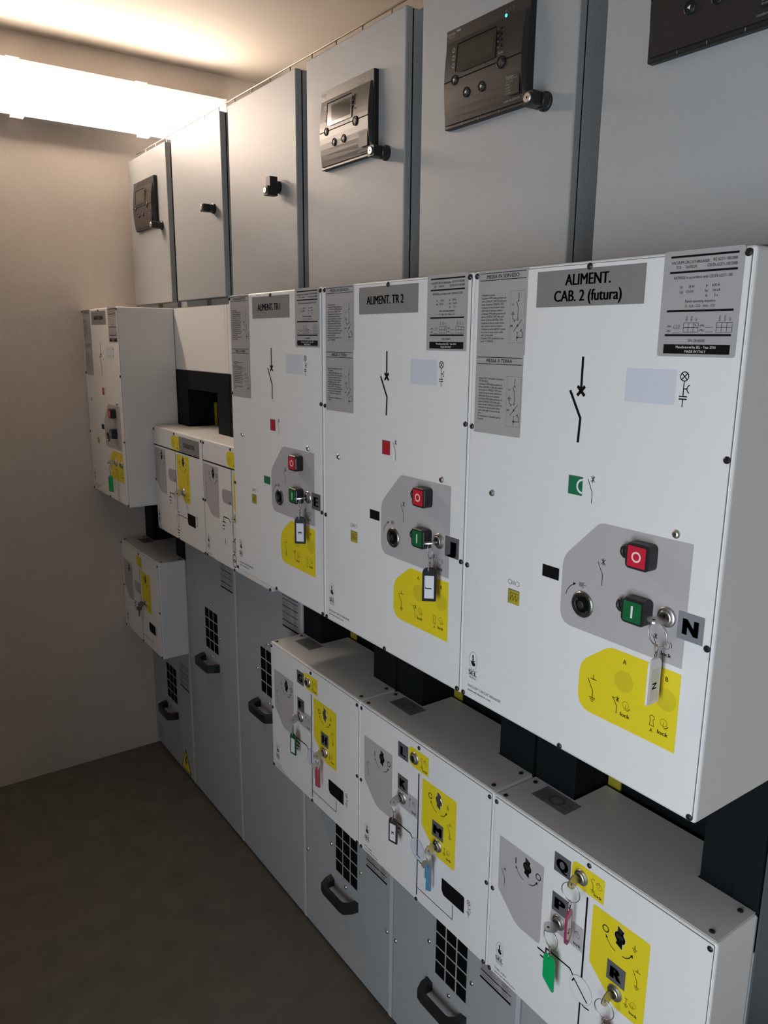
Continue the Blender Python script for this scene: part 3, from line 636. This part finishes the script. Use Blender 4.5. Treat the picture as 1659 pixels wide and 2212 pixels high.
def tab_grey(q):
    w = .4; q.poly(rpoly([(169, 150), (248.5, 150), (248.5, 201), (169, 200)], [15, 0, 0, 24], 7), .2, 'panel_grey')
    q.line([(214, 165), (219, 174), (219, 184)], 1.1, w, 'ink'); star(q, 220, 163, 3.6, .9, w); turnlock(q, 236, 172, .9, w, 190, 270, True); q.text('lock', 236, 192, 6, w, 'ink', width=17, al='c', bold=.03)
def low_lines(q):
    w = .25
    q.rect(249.8, 79, 253.8, 252.5, w, 'ink')
    q.line([(141, 266.5), (181, 266.5)], 3.8, w, 'ink'); q.line([(149, 278.5), (176, 278.5)], 3.8, w, 'ink'); q.line([(157, 290), (170, 290)], 3.8, w, 'ink')
    q.line([(163, 266), (163, 253), (223, 253), (231.5, 261.5)], 3.4, w, 'ink')
    # viewing oval over the main line with switch arrow
    q.rect(250.2, 304, 253.8, 404.5, w, 'ink')
    q.line([(254, 306), (263, 309), (274, 307)], 2.8, w, 'ink')
    q.line([(254.5, 382.5), (384, 382.5), (384, 345)], 2.0, w, 'ink')
    lampcap(q, 437, 303, .95, 1.1, w)
def oval(q):
    pts = [(252.5 + 26.5 * math.cos(2 * math.pi * i / 32), 278.5 + 27 * math.sin(2 * math.pi * i / 32)) for i in range(32)]
    q.plate(pts, 0, 1.2, 'white_enamel', .4); q.line(pts, .8, 1.3, 'panel_grey', closed=True); w = 1.4
    q.line([(231.5, 273.5), (235.5, 265.5), (269, 295)], 3.0, w, 'ink')
def oval_empty(q):
    pts = [(252.5 + 26.5 * math.cos(2 * math.pi * i / 32), 278.5 + 27 * math.sin(2 * math.pi * i / 32)) for i in range(32)]
    q.plate(pts, 0, .8, 'pale_blue', .3); q.line(pts, 1.0, .9, 'panel_grey_dark', closed=True); q.rect(249.8, 253, 253.8, 296, 1.0, 'ink'); q.line([(252, 295), (264, 296)], 2.4, 1.0, 'ink')
def window_black(q, bot=339): q.plate(rpoly([(344.5, 298.5), (422.5, 298.5), (422.5, 340), (352, 340), (344.5, 330)], [1, 6, 1, 2, 6], 4), 0, .6, 'ink')
BOXN = ['nearest low white switch control box with letter plates P, Q and R',
        'low white switch control box with letter plates K, L and M',
        'low white switch control box with letter plates F, G and H',
        'farthest low white switch control box, hanging by the wall over the dark corner']
LET = [('P', 'Q', 'R'), ('K', 'L', 'M'), ('F', 'G', 'H'), None]
Xl, ZL, HL = .1015, -1.0231, 423
for k, ci in enumerate((0, 1, 2, 5)):
    bb = COLS[ci][1]; t = thing('switch_control_box', BOXN[k], 'control box', W(Xl, bb, ZL))
    cpart('lbody', 'housing', lambda q: body_box(q, HL, 117.5, notch=True), t); cpart('lcover', 'front_cover', lambda q: cover(q, HL), t)
    for (u, v) in ((10, 14), (250.5, 14.5), (489, 14), (9, 218), (490, 217), (10.5, 414), (251, 416), (490.5, 414)): cpart('bscrew', 'screw', black_screw, t, L_(u, v))
    for (u, d_) in ((20, 14), (20, 100), (478, 20), (478, 100)):
        s_ = cpart('bscrew', 'screw', black_screw, t, L_(u, .4, -d_)); s_.rotation_euler = (0, math.radians(90), 0)
    cpart('lgrey', 'switch_print', low_grey, t, label='grey printed switch field'); cpart('lyel', 'earthing_print', low_yellow, t, label='yellow printed earthing field')
    cpart('taby', 'lock_print', tab_yellow, t); cpart('llines', 'printed_symbol', low_lines, t)
    cpart('tabg', 'lock_print', tab_grey, t)
    cpart('slotd', 'lever_slot', cam_slot, t, L_(103, 111)); cpart(('slotb', k), 'lever_slot', lambda q: cam_slot(q, k in (1, 2)), t, L_(327, 111))
    cpart('oval' if k == 0 else 'oval2', 'position_window', oval if k == 0 else oval_empty, t)
    cpart('llogo', 'maker_logo', lambda q: logo(q, 38, 349, 1.0, .25, ('TYPE: K3RV', 36), 62), t)
    cpart('wblk', 'voltage_indicator', window_black, t, label='black indicator window')
    if LET[k]:
        for ch, (u, v) in zip(LET[k], ((170.5, 117.5), (170, 32), (305, 168.5))): cpart(('lp2', ch), 'letter_plate', lambda q: letterplate(q, u, v, ch), t, (0, 0, 0), 'dark grey plate with the letter ' + ch)
        for (u, v) in ((235, 48), (190, 175), (326, 226)): cpart('klock', 'key_lock', key_lock, t, L_(u, v, .4))
    else: cpart('klock', 'key_lock', key_lock, t, L_(318, 222, .4))
    def tst(q):      # sticker on the top
        def P(u, d_): return (u, -.1, -d_)
        q.add([P(45, 62), P(135, 62), P(135, 112), P(45, 112)], [(0, 1, 2, 3)], 'name_grey')
        for i in range(6):
            d_ = 68 + i * 6; q.add([(50, -.35, -d_), (50 + 26 + (i * 11) % 14, -.35, -d_), (50 + 26 + (i * 11) % 14, -.35, -d_ - 1.6), (50, -.35, -d_ - 1.6)], [(0, 1, 2, 3)], 'letter_grey')
        r0_, r1_ = 13, 17; n = 24; vs = [(92 + r * math.cos(2 * math.pi * i / n), -.35, -87 - r * math.sin(2 * math.pi * i / n)) for r in (r0_, r1_) for i in range(n)]
        q.add(vs, [(i, (i + 1) % n, n + (i + 1) % n, n + i) for i in range(n)], 'letter_grey')
        for d_ in (78, 90): q.add([(106, -.35, -d_), (130, -.35, -d_), (130, -.35, -d_ - 1.6), (106, -.35, -d_ - 1.6)], [(0, 1, 2, 3)], 'letter_grey')
    cpart('tst', 'grey_sticker', tst, t)
# middle row
Xm, ZM, HM = .1114, -.4527, 418
MN = ['low white switch control box with the grey name plate, left of the ALIMENT. TR1 box', 'low white switch control box half hidden behind the ALIMENT. TR1 box']
for k, ci in enumerate((4, 3)):
    bb = COLS[ci][1]; t = thing('switch_control_box', MN[k], 'control box', W(Xm, bb, ZM))
    cpart('mbody', 'housing', lambda q: body_box(q, HM, 108, notch=True), t); cpart('mcover', 'front_cover', lambda q: cover(q, HM), t)
    for (u, v) in ((10, 12), (232, 10), (489, 10), (9, 214), (490, 214), (10.5, 410), (236, 412), (490.5, 410)): cpart('bscrew', 'screw', black_screw, t, L_(u, v))
    def mprint(q):
        low_grey(q, 18); w = .25
        q.rect(2, 70.5, 470, 75, w + .2, 'ink'); q.rect(232, 75, 235.4, 300, w, 'ink')
        for (a_, b_, v) in ((150, 176, 262), (150, 168, 275), (153, 163, 287)): q.line([(a_, v), (b_, v)], 3.6, w, 'ink')
        q.line([(160, 262), (160, 244), (203, 244), (216, 256)], 3.4, w, 'ink'); q.circ(234, 272, 22, .8, w, 'panel_grey_dark', 24)
        if k == 0:
            q.circ(240, 300, 8, 3, w, 'ink', 10, 0, 150); q.line([(238, 316), (334, 316)], 2.6, w, 'ink'); q.line([(226, 320), (226, 365), (242, 365), (242, 320)], 2, w, 'ink', closed=True)
            for i, l in enumerate((14, 10, 6, 3)): q.line([(234 - l, 378 + i * 11), (234 + l, 378 + i * 11)], 3.6, w, 'ink')
            lampcap(q, 424, 298, .95, 1.1, w)
        else:
            q.circ(242, 300, 8, 3, w, 'ink', 10, 0, 150); q.line([(229, 314), (229, 350), (248, 350), (248, 314)], 2.4, w, 'ink', closed=True); q.rect(237, 300, 240, 365, w, 'ink')
            q.circ(238, 371, 13, 3, w, 'ink', 20); q.circ(238, 389, 13, 3, w, 'ink', 20); q.rect(168, 322, 171, 340, w, 'ink')
    cpart(('mprint', k), 'switch_print', mprint, t)
    cpart('myel', 'earthing_print', lambda q: low_yellow(q, 18), t)
    def mtab(q):
        q.poly(rpoly([(198, 17), (279, 17), (279, 70), (200, 70)], [24, 0, 0, 26], 6), .2, 'sun_yellow'); q.disk(222, 44, 15, .4, 'sun_yellow_dark', 24); q.text('lock', 262, 60, 6, .4, 'ink', width=17, al='c', bold=.03); turnlock(q, 264, 42, .9, .4)
    def mtab2(q):
        q.poly(rpoly([(152, 148), (231, 148), (231, 195), (154, 195)], [22, 0, 0, 24], 6), .2, 'panel_grey_dark'); q.text('lock', 218, 188, 6, .4, 'ink', width=17, al='c', bold=.03)
    cpart('mtab', 'lock_print', mtab, t); cpart('mtab2', 'lock_print', mtab2, t)
    if k == 0:
        def mnp(q): q.plate([(280, 14), (470, 14), (470, 70), (280, 70)], 0, .8, 'name_grey'); q.text('CONGIUNTORE', 375, 42, 16, 1.1, 'ink', width=108, al='c', bold=.01)
        cpart('mnp', 'name_plate', mnp, t)
        cpart('mwb', 'voltage_indicator', lambda q: q.plate(rpoly([(334, 293.5), (408, 293.5), (408, 337), (340, 337), (334, 327)], 2, 2), 0, .6, 'ink'), t)
    cpart('slotd', 'lever_slot', cam_slot, t, L_(86, 107)); cpart('slotd', 'lever_slot', cam_slot, t, L_(312, 105))
    cpart('klock', 'key_lock', key_lock, t, L_(307, 220, .4)); cpart('mlogo', 'maker_logo', lambda q: logo(q, 24, 350, 1.0, .25, ('TYPE: K3RV', 36), 62), t)
# ================================================================ KEYS
def key_mesh(q, mn, r=14):
    # blade along +w from the lock face, bow in the (v, w) plane, thickness along u
    o = []
    for i in range(22):
        a_ = math.radians(-160 + 320 * i / 21); k = 1 + .07 * math.cos(4 * a_); o.append((r * k * math.cos(a_), r * k * math.sin(a_)))
    pts = [(22 + x, y) for x, y in o]; pts = [(6.3, -3.6)] + [(9, -3.6)] + pts + [(9, 3.6), (6.3, 3.6)]
    n = len(pts); A = [(-1.1, y, w) for w, y in pts]; B = [(1.1, y, w) for w, y in pts]
    q.add(A + B, [tuple(range(n)), tuple(range(n, 2 * n))] + [(i, (i + 1) % n, n + (i + 1) % n, n + i) for i in range(n)], mn)
    hw, hv = 27, 2
    for s_ in (-1.3, 1.3): q.add([(s_, hv + 2.4 * math.sin(2 * math.pi * i / 10), hw + 2.4 * math.cos(2 * math.pi * i / 10)) for i in range(10)], [tuple(range(10))], 'ink')
def loose_key(q, mn, yaw=0):
    ca, sa = math.cos(math.radians(yaw)), math.sin(math.radians(yaw)); o = []
    for i in range(22):
        a_ = math.radians(-250 + 320 * i / 21); o.append((11.5 * math.cos(a_), 10.5 + 11.5 * math.sin(a_)))
    pts = [(-3.4, 20)] + [p for p in o if p[1] < 20.5] + [(3.4, 20), (3.4, 26), (2, 28), (3.4, 31), (1.8, 34), (3.2, 37), (2, 40), (3, 43), (0, 47), (-3.4, 44)]
    n = len(pts); A = [(x * ca + sa, y, x * sa - ca) for x, y in pts]; B = [(x * ca - sa, y, x * sa + ca) for x, y in pts]
    q.add(A + B, [tuple(range(n)), tuple(range(n, 2 * n))] + [(i, (i + 1) % n, n + (i + 1) % n, n + i) for i in range(n)], mn)
def add_keys(loc, lab, grp, turn=0, mn='steel', ring=14.5, ryaw=0, tag=None, tmat=None, tyaw=0, spare=None, letter=None, solid=False, big=1.0, tilt=0, hang=True, spareyaw=-48):
    t = thing('key_with_tag' if tag else 'key', lab, 'key', loc, grp)
    q = MB(); key_mesh(q, mn); k_ = part('key', q, t); k_.rotation_euler = (math.radians(turn), 0, 0)
    hu = -2 * math.sin(math.radians(turn)) if turn else 0
    # hang point (inside the bow hole)
    hw = 27; hv = 2
    if turn: hv = 1.5; hu = 6
    if not ring: return t
    ca, sa = math.cos(math.radians(ryaw)), math.sin(math.radians(ryaw))
    q = MB(); cv = hv + ring - 1
    for dd in (-.55, .55): q.tube([(hu + (ring * math.sin(2 * math.pi * i / 36)) * ca + dd * sa, cv - ring * math.cos(2 * math.pi * i / 36), hw + (ring * math.sin(2 * math.pi * i / 36)) * sa + dd * ca) for i in range(36)], .75, 'steel', 6, True)
    part('key_ring', q, t)
    vb = cv + ring
    if spare:
        q = MB(); loose_key(q, spare, spareyaw); part('key', q, t, L_(hu, vb - 4, hw + 5))
    if not tag: return t
    q = MB(); r_ = 3.4
    if not spare:
        q.tube([(hu + r_ * .8 * math.sin(2 * math.pi * i / 16), vb + 4 - 5.5 * math.cos(2 * math.pi * i / 16), hw) for i in range(16)], .8, 'rust_steel', 6, True)
        q.tube([(hu, vb + 9, hw), (hu + .8, vb + 12, hw), (hu - .8, vb + 14, hw), (hu, vb + 16, hw)], 1.9, 'rust_steel', 6)
        q.tube([(hu, vb + 21 - 5.5 * math.cos(2 * math.pi * i / 16), hw + r_ * math.sin(2 * math.pi * i / 16)) for i in range(16)], .8, 'steel', 6, True); tv = vb + 21
    else:
        q.tube([(hu, vb + 3 - 7.5 * math.cos(2 * math.pi * i / 16), hw - 2 + r_ * math.sin(2 * math.pi * i / 16)) for i in range(16)], .8, 'steel', 6, True); tv = vb + 9; hw -= 3
    part('clasp', q, t)
    # tag hangs in a vertical plane turned by tyaw about the vertical
    H = 64 * big; hwid = 13.5
    ca, sa = math.cos(math.radians(tyaw)), math.sin(math.radians(tyaw)); ti = math.sin(math.radians(tilt))
    def TM(x, y, z): return (hu + x * ca + z * sa + y * ti * 0, tv + y, hw - x * sa + z * ca)
    class TB(MB):
        def add(s, vs, fs, mn_, smooth=False): MB.add(s, [TM(*p) for p in vs], fs, mn_, smooth)
    q = TB()
    if tag == 'round': out = rpoly([(-hwid, -3), (hwid, -3), (hwid, H), (-hwid, H)], [12, 12, 2.5, 2.5], 8)
    else: out = rpoly([(-6, -3), (6, -3), (hwid, 7), (hwid, H - 12), (3, H), (-3, H), (-hwid, H - 12), (-hwid, 7)], [3, 3, 4, 4, 3, 3, 4, 4], 4)
    if tag == 'skew': out = rpoly([(-9, -3), (7, -3), (hwid, 8), (hwid, H + 8), (9, H + 8), (-hwid, H - 12), (-hwid, 3)], [4, 4, 6, 3, 3, 4, 5], 4)
    q.plate(out, -1.6, 1.6, tmat, .6)
    tg = part('tag', q, t)
    if not solid:
        q = TB(); q.plate([(-9, 13), (9, 13), (9, H - 6), (-9, H - 6)] if tag == 'round' else [(-8, 14), (8, 14), (8, H - 17), (1, H - 10), (-1, H - 10), (-8, H - 17)], 1.4, 1.9, 'paper_warm' if tmat == 'tag_white' else 'paper')
        if letter: q.text(letter, 0, H * .58, 9.5, 2.1, 'ink', xs=.95, al='c', bold=.03, rot=90)
        part('paper_insert', q, tg)
    return t
KG = 'keys in the control box locks'
def up(ci, u, v): return W(0, COLS[ci][1], 0) + L_(u, v, .4)
def lw(ci, u, v): return W(Xl, COLS[ci][1], ZL) + L_(u, v, .4)
add_keys(up(0, 427, 489), 'steel key with a white tag seen edge-on, in the lock beside plate N', KG, turn=90, ring=17, ryaw=10, tag='round', tmat='tag_white', tyaw=90, letter='N', big=1.02)
add_keys(up(1, 427, 489), 'steel key with a black tag lettered J, in the lock beside plate J', KG, turn=80, ring=14, ryaw=20, tag='round', tmat='tag_black', tyaw=48, letter='J')
add_keys(up(2, 427, 489), 'steel key with a dark tag lettered E, in the lock beside plate E', KG, turn=80, ring=12.5, ryaw=20, tag='round', tmat='tag_black', tyaw=45, letter='E')
add_keys(up(5, 364.7, 610), 'key on a large ring with a solid green tag, on the farthest breaker box', KG, ring=16, ryaw=30, tag='round', tmat='tag_green', tyaw=21, solid=True)
add_keys(lw(0, 235, 48), 'brass key with a pink framed tag, in the lock beside plate Q', KG, mn='brass', ring=18.5, ryaw=-10, tag='hex', tmat='tag_pink', tyaw=107, letter='Q', big=1.1)
add_keys(lw(0, 190, 175), 'steel key turned sideways with a solid bright green tag, below plate P', KG, turn=90, ring=18.5, ryaw=5, tag='skew', tmat='tag_green', tyaw=4, solid=True)
add_keys(lw(0, 326, 226), 'brass key with a ring hanging out of the frame, below plate R', KG, mn='brass', ring=18.5, ryaw=-10, tag='hex', tmat='tag_pink', tyaw=20)
add_keys(lw(1, 190, 175), 'steel key with a brown framed tag lettered K, below plate K', KG, ring=13, ryaw=10, tag='round', tmat='tag_brown', tyaw=13, letter='K')
add_keys(lw(1, 326, 226), 'two steel keys with a blue tag, hanging from the lock below plate M', KG, ring=14, ryaw=10, spare='steel', tag='skew', tmat='tag_blue', tyaw=118, solid=True, big=1.1)
add_keys(lw(2, 190, 175), 'steel key with a green framed tag, below plate F', KG, ring=13, ryaw=20, tag='round', tmat='tag_green_dark', tyaw=8)
add_keys(lw(2, 326, 226), 'two steel keys with a red tag, hanging from the lock below plate H', KG, ring=13, ryaw=10, spare='steel', tag='skew', tmat='tag_red', tyaw=124, solid=True)
add_keys(lw(5, 318, 222), 'pair of dull steel keys in the farthest low control box', KG, ring=5, ryaw=20, spare='dark_steel', mn='dark_steel')
add_keys(W(Xm, 2.5, ZM) + L_(307, 220, .4), 'steel key without tag in the yellow field of the box with the grey name plate', KG, ring=0)
add_keys(W(Xm, 2.0, ZM) + L_(307, 220, .4), 'steel key half hidden by the edge of the ALIMENT. TR1 box', KG, ring=0)
# ================================================================ CABLE TRAY
tx, tz = .26, .6017
t = thing('wire_cable_tray', 'thin wire mesh cable tray running along the tops of the instrument compartments', 'cable tray', W(tx, .0, tz))
q = MB(raw)
for (x, z) in ((0, .0405), (0, .003), (.1, .003), (.2, .003), (.2, .0405)): q.tube([(x, -.3, z), (x, 2.95, z)], .0021, 'galvanised', 6)
part('long_wire', q, t)
q = MB(raw); y = -.25
while y < 2.95:
    q.tube([(0, y, .0405), (0, y, .003), (.2, y, .003), (.2, y, .0405)], .0021, 'galvanised', 6); y += .1235
part('cross_wire', q, t)
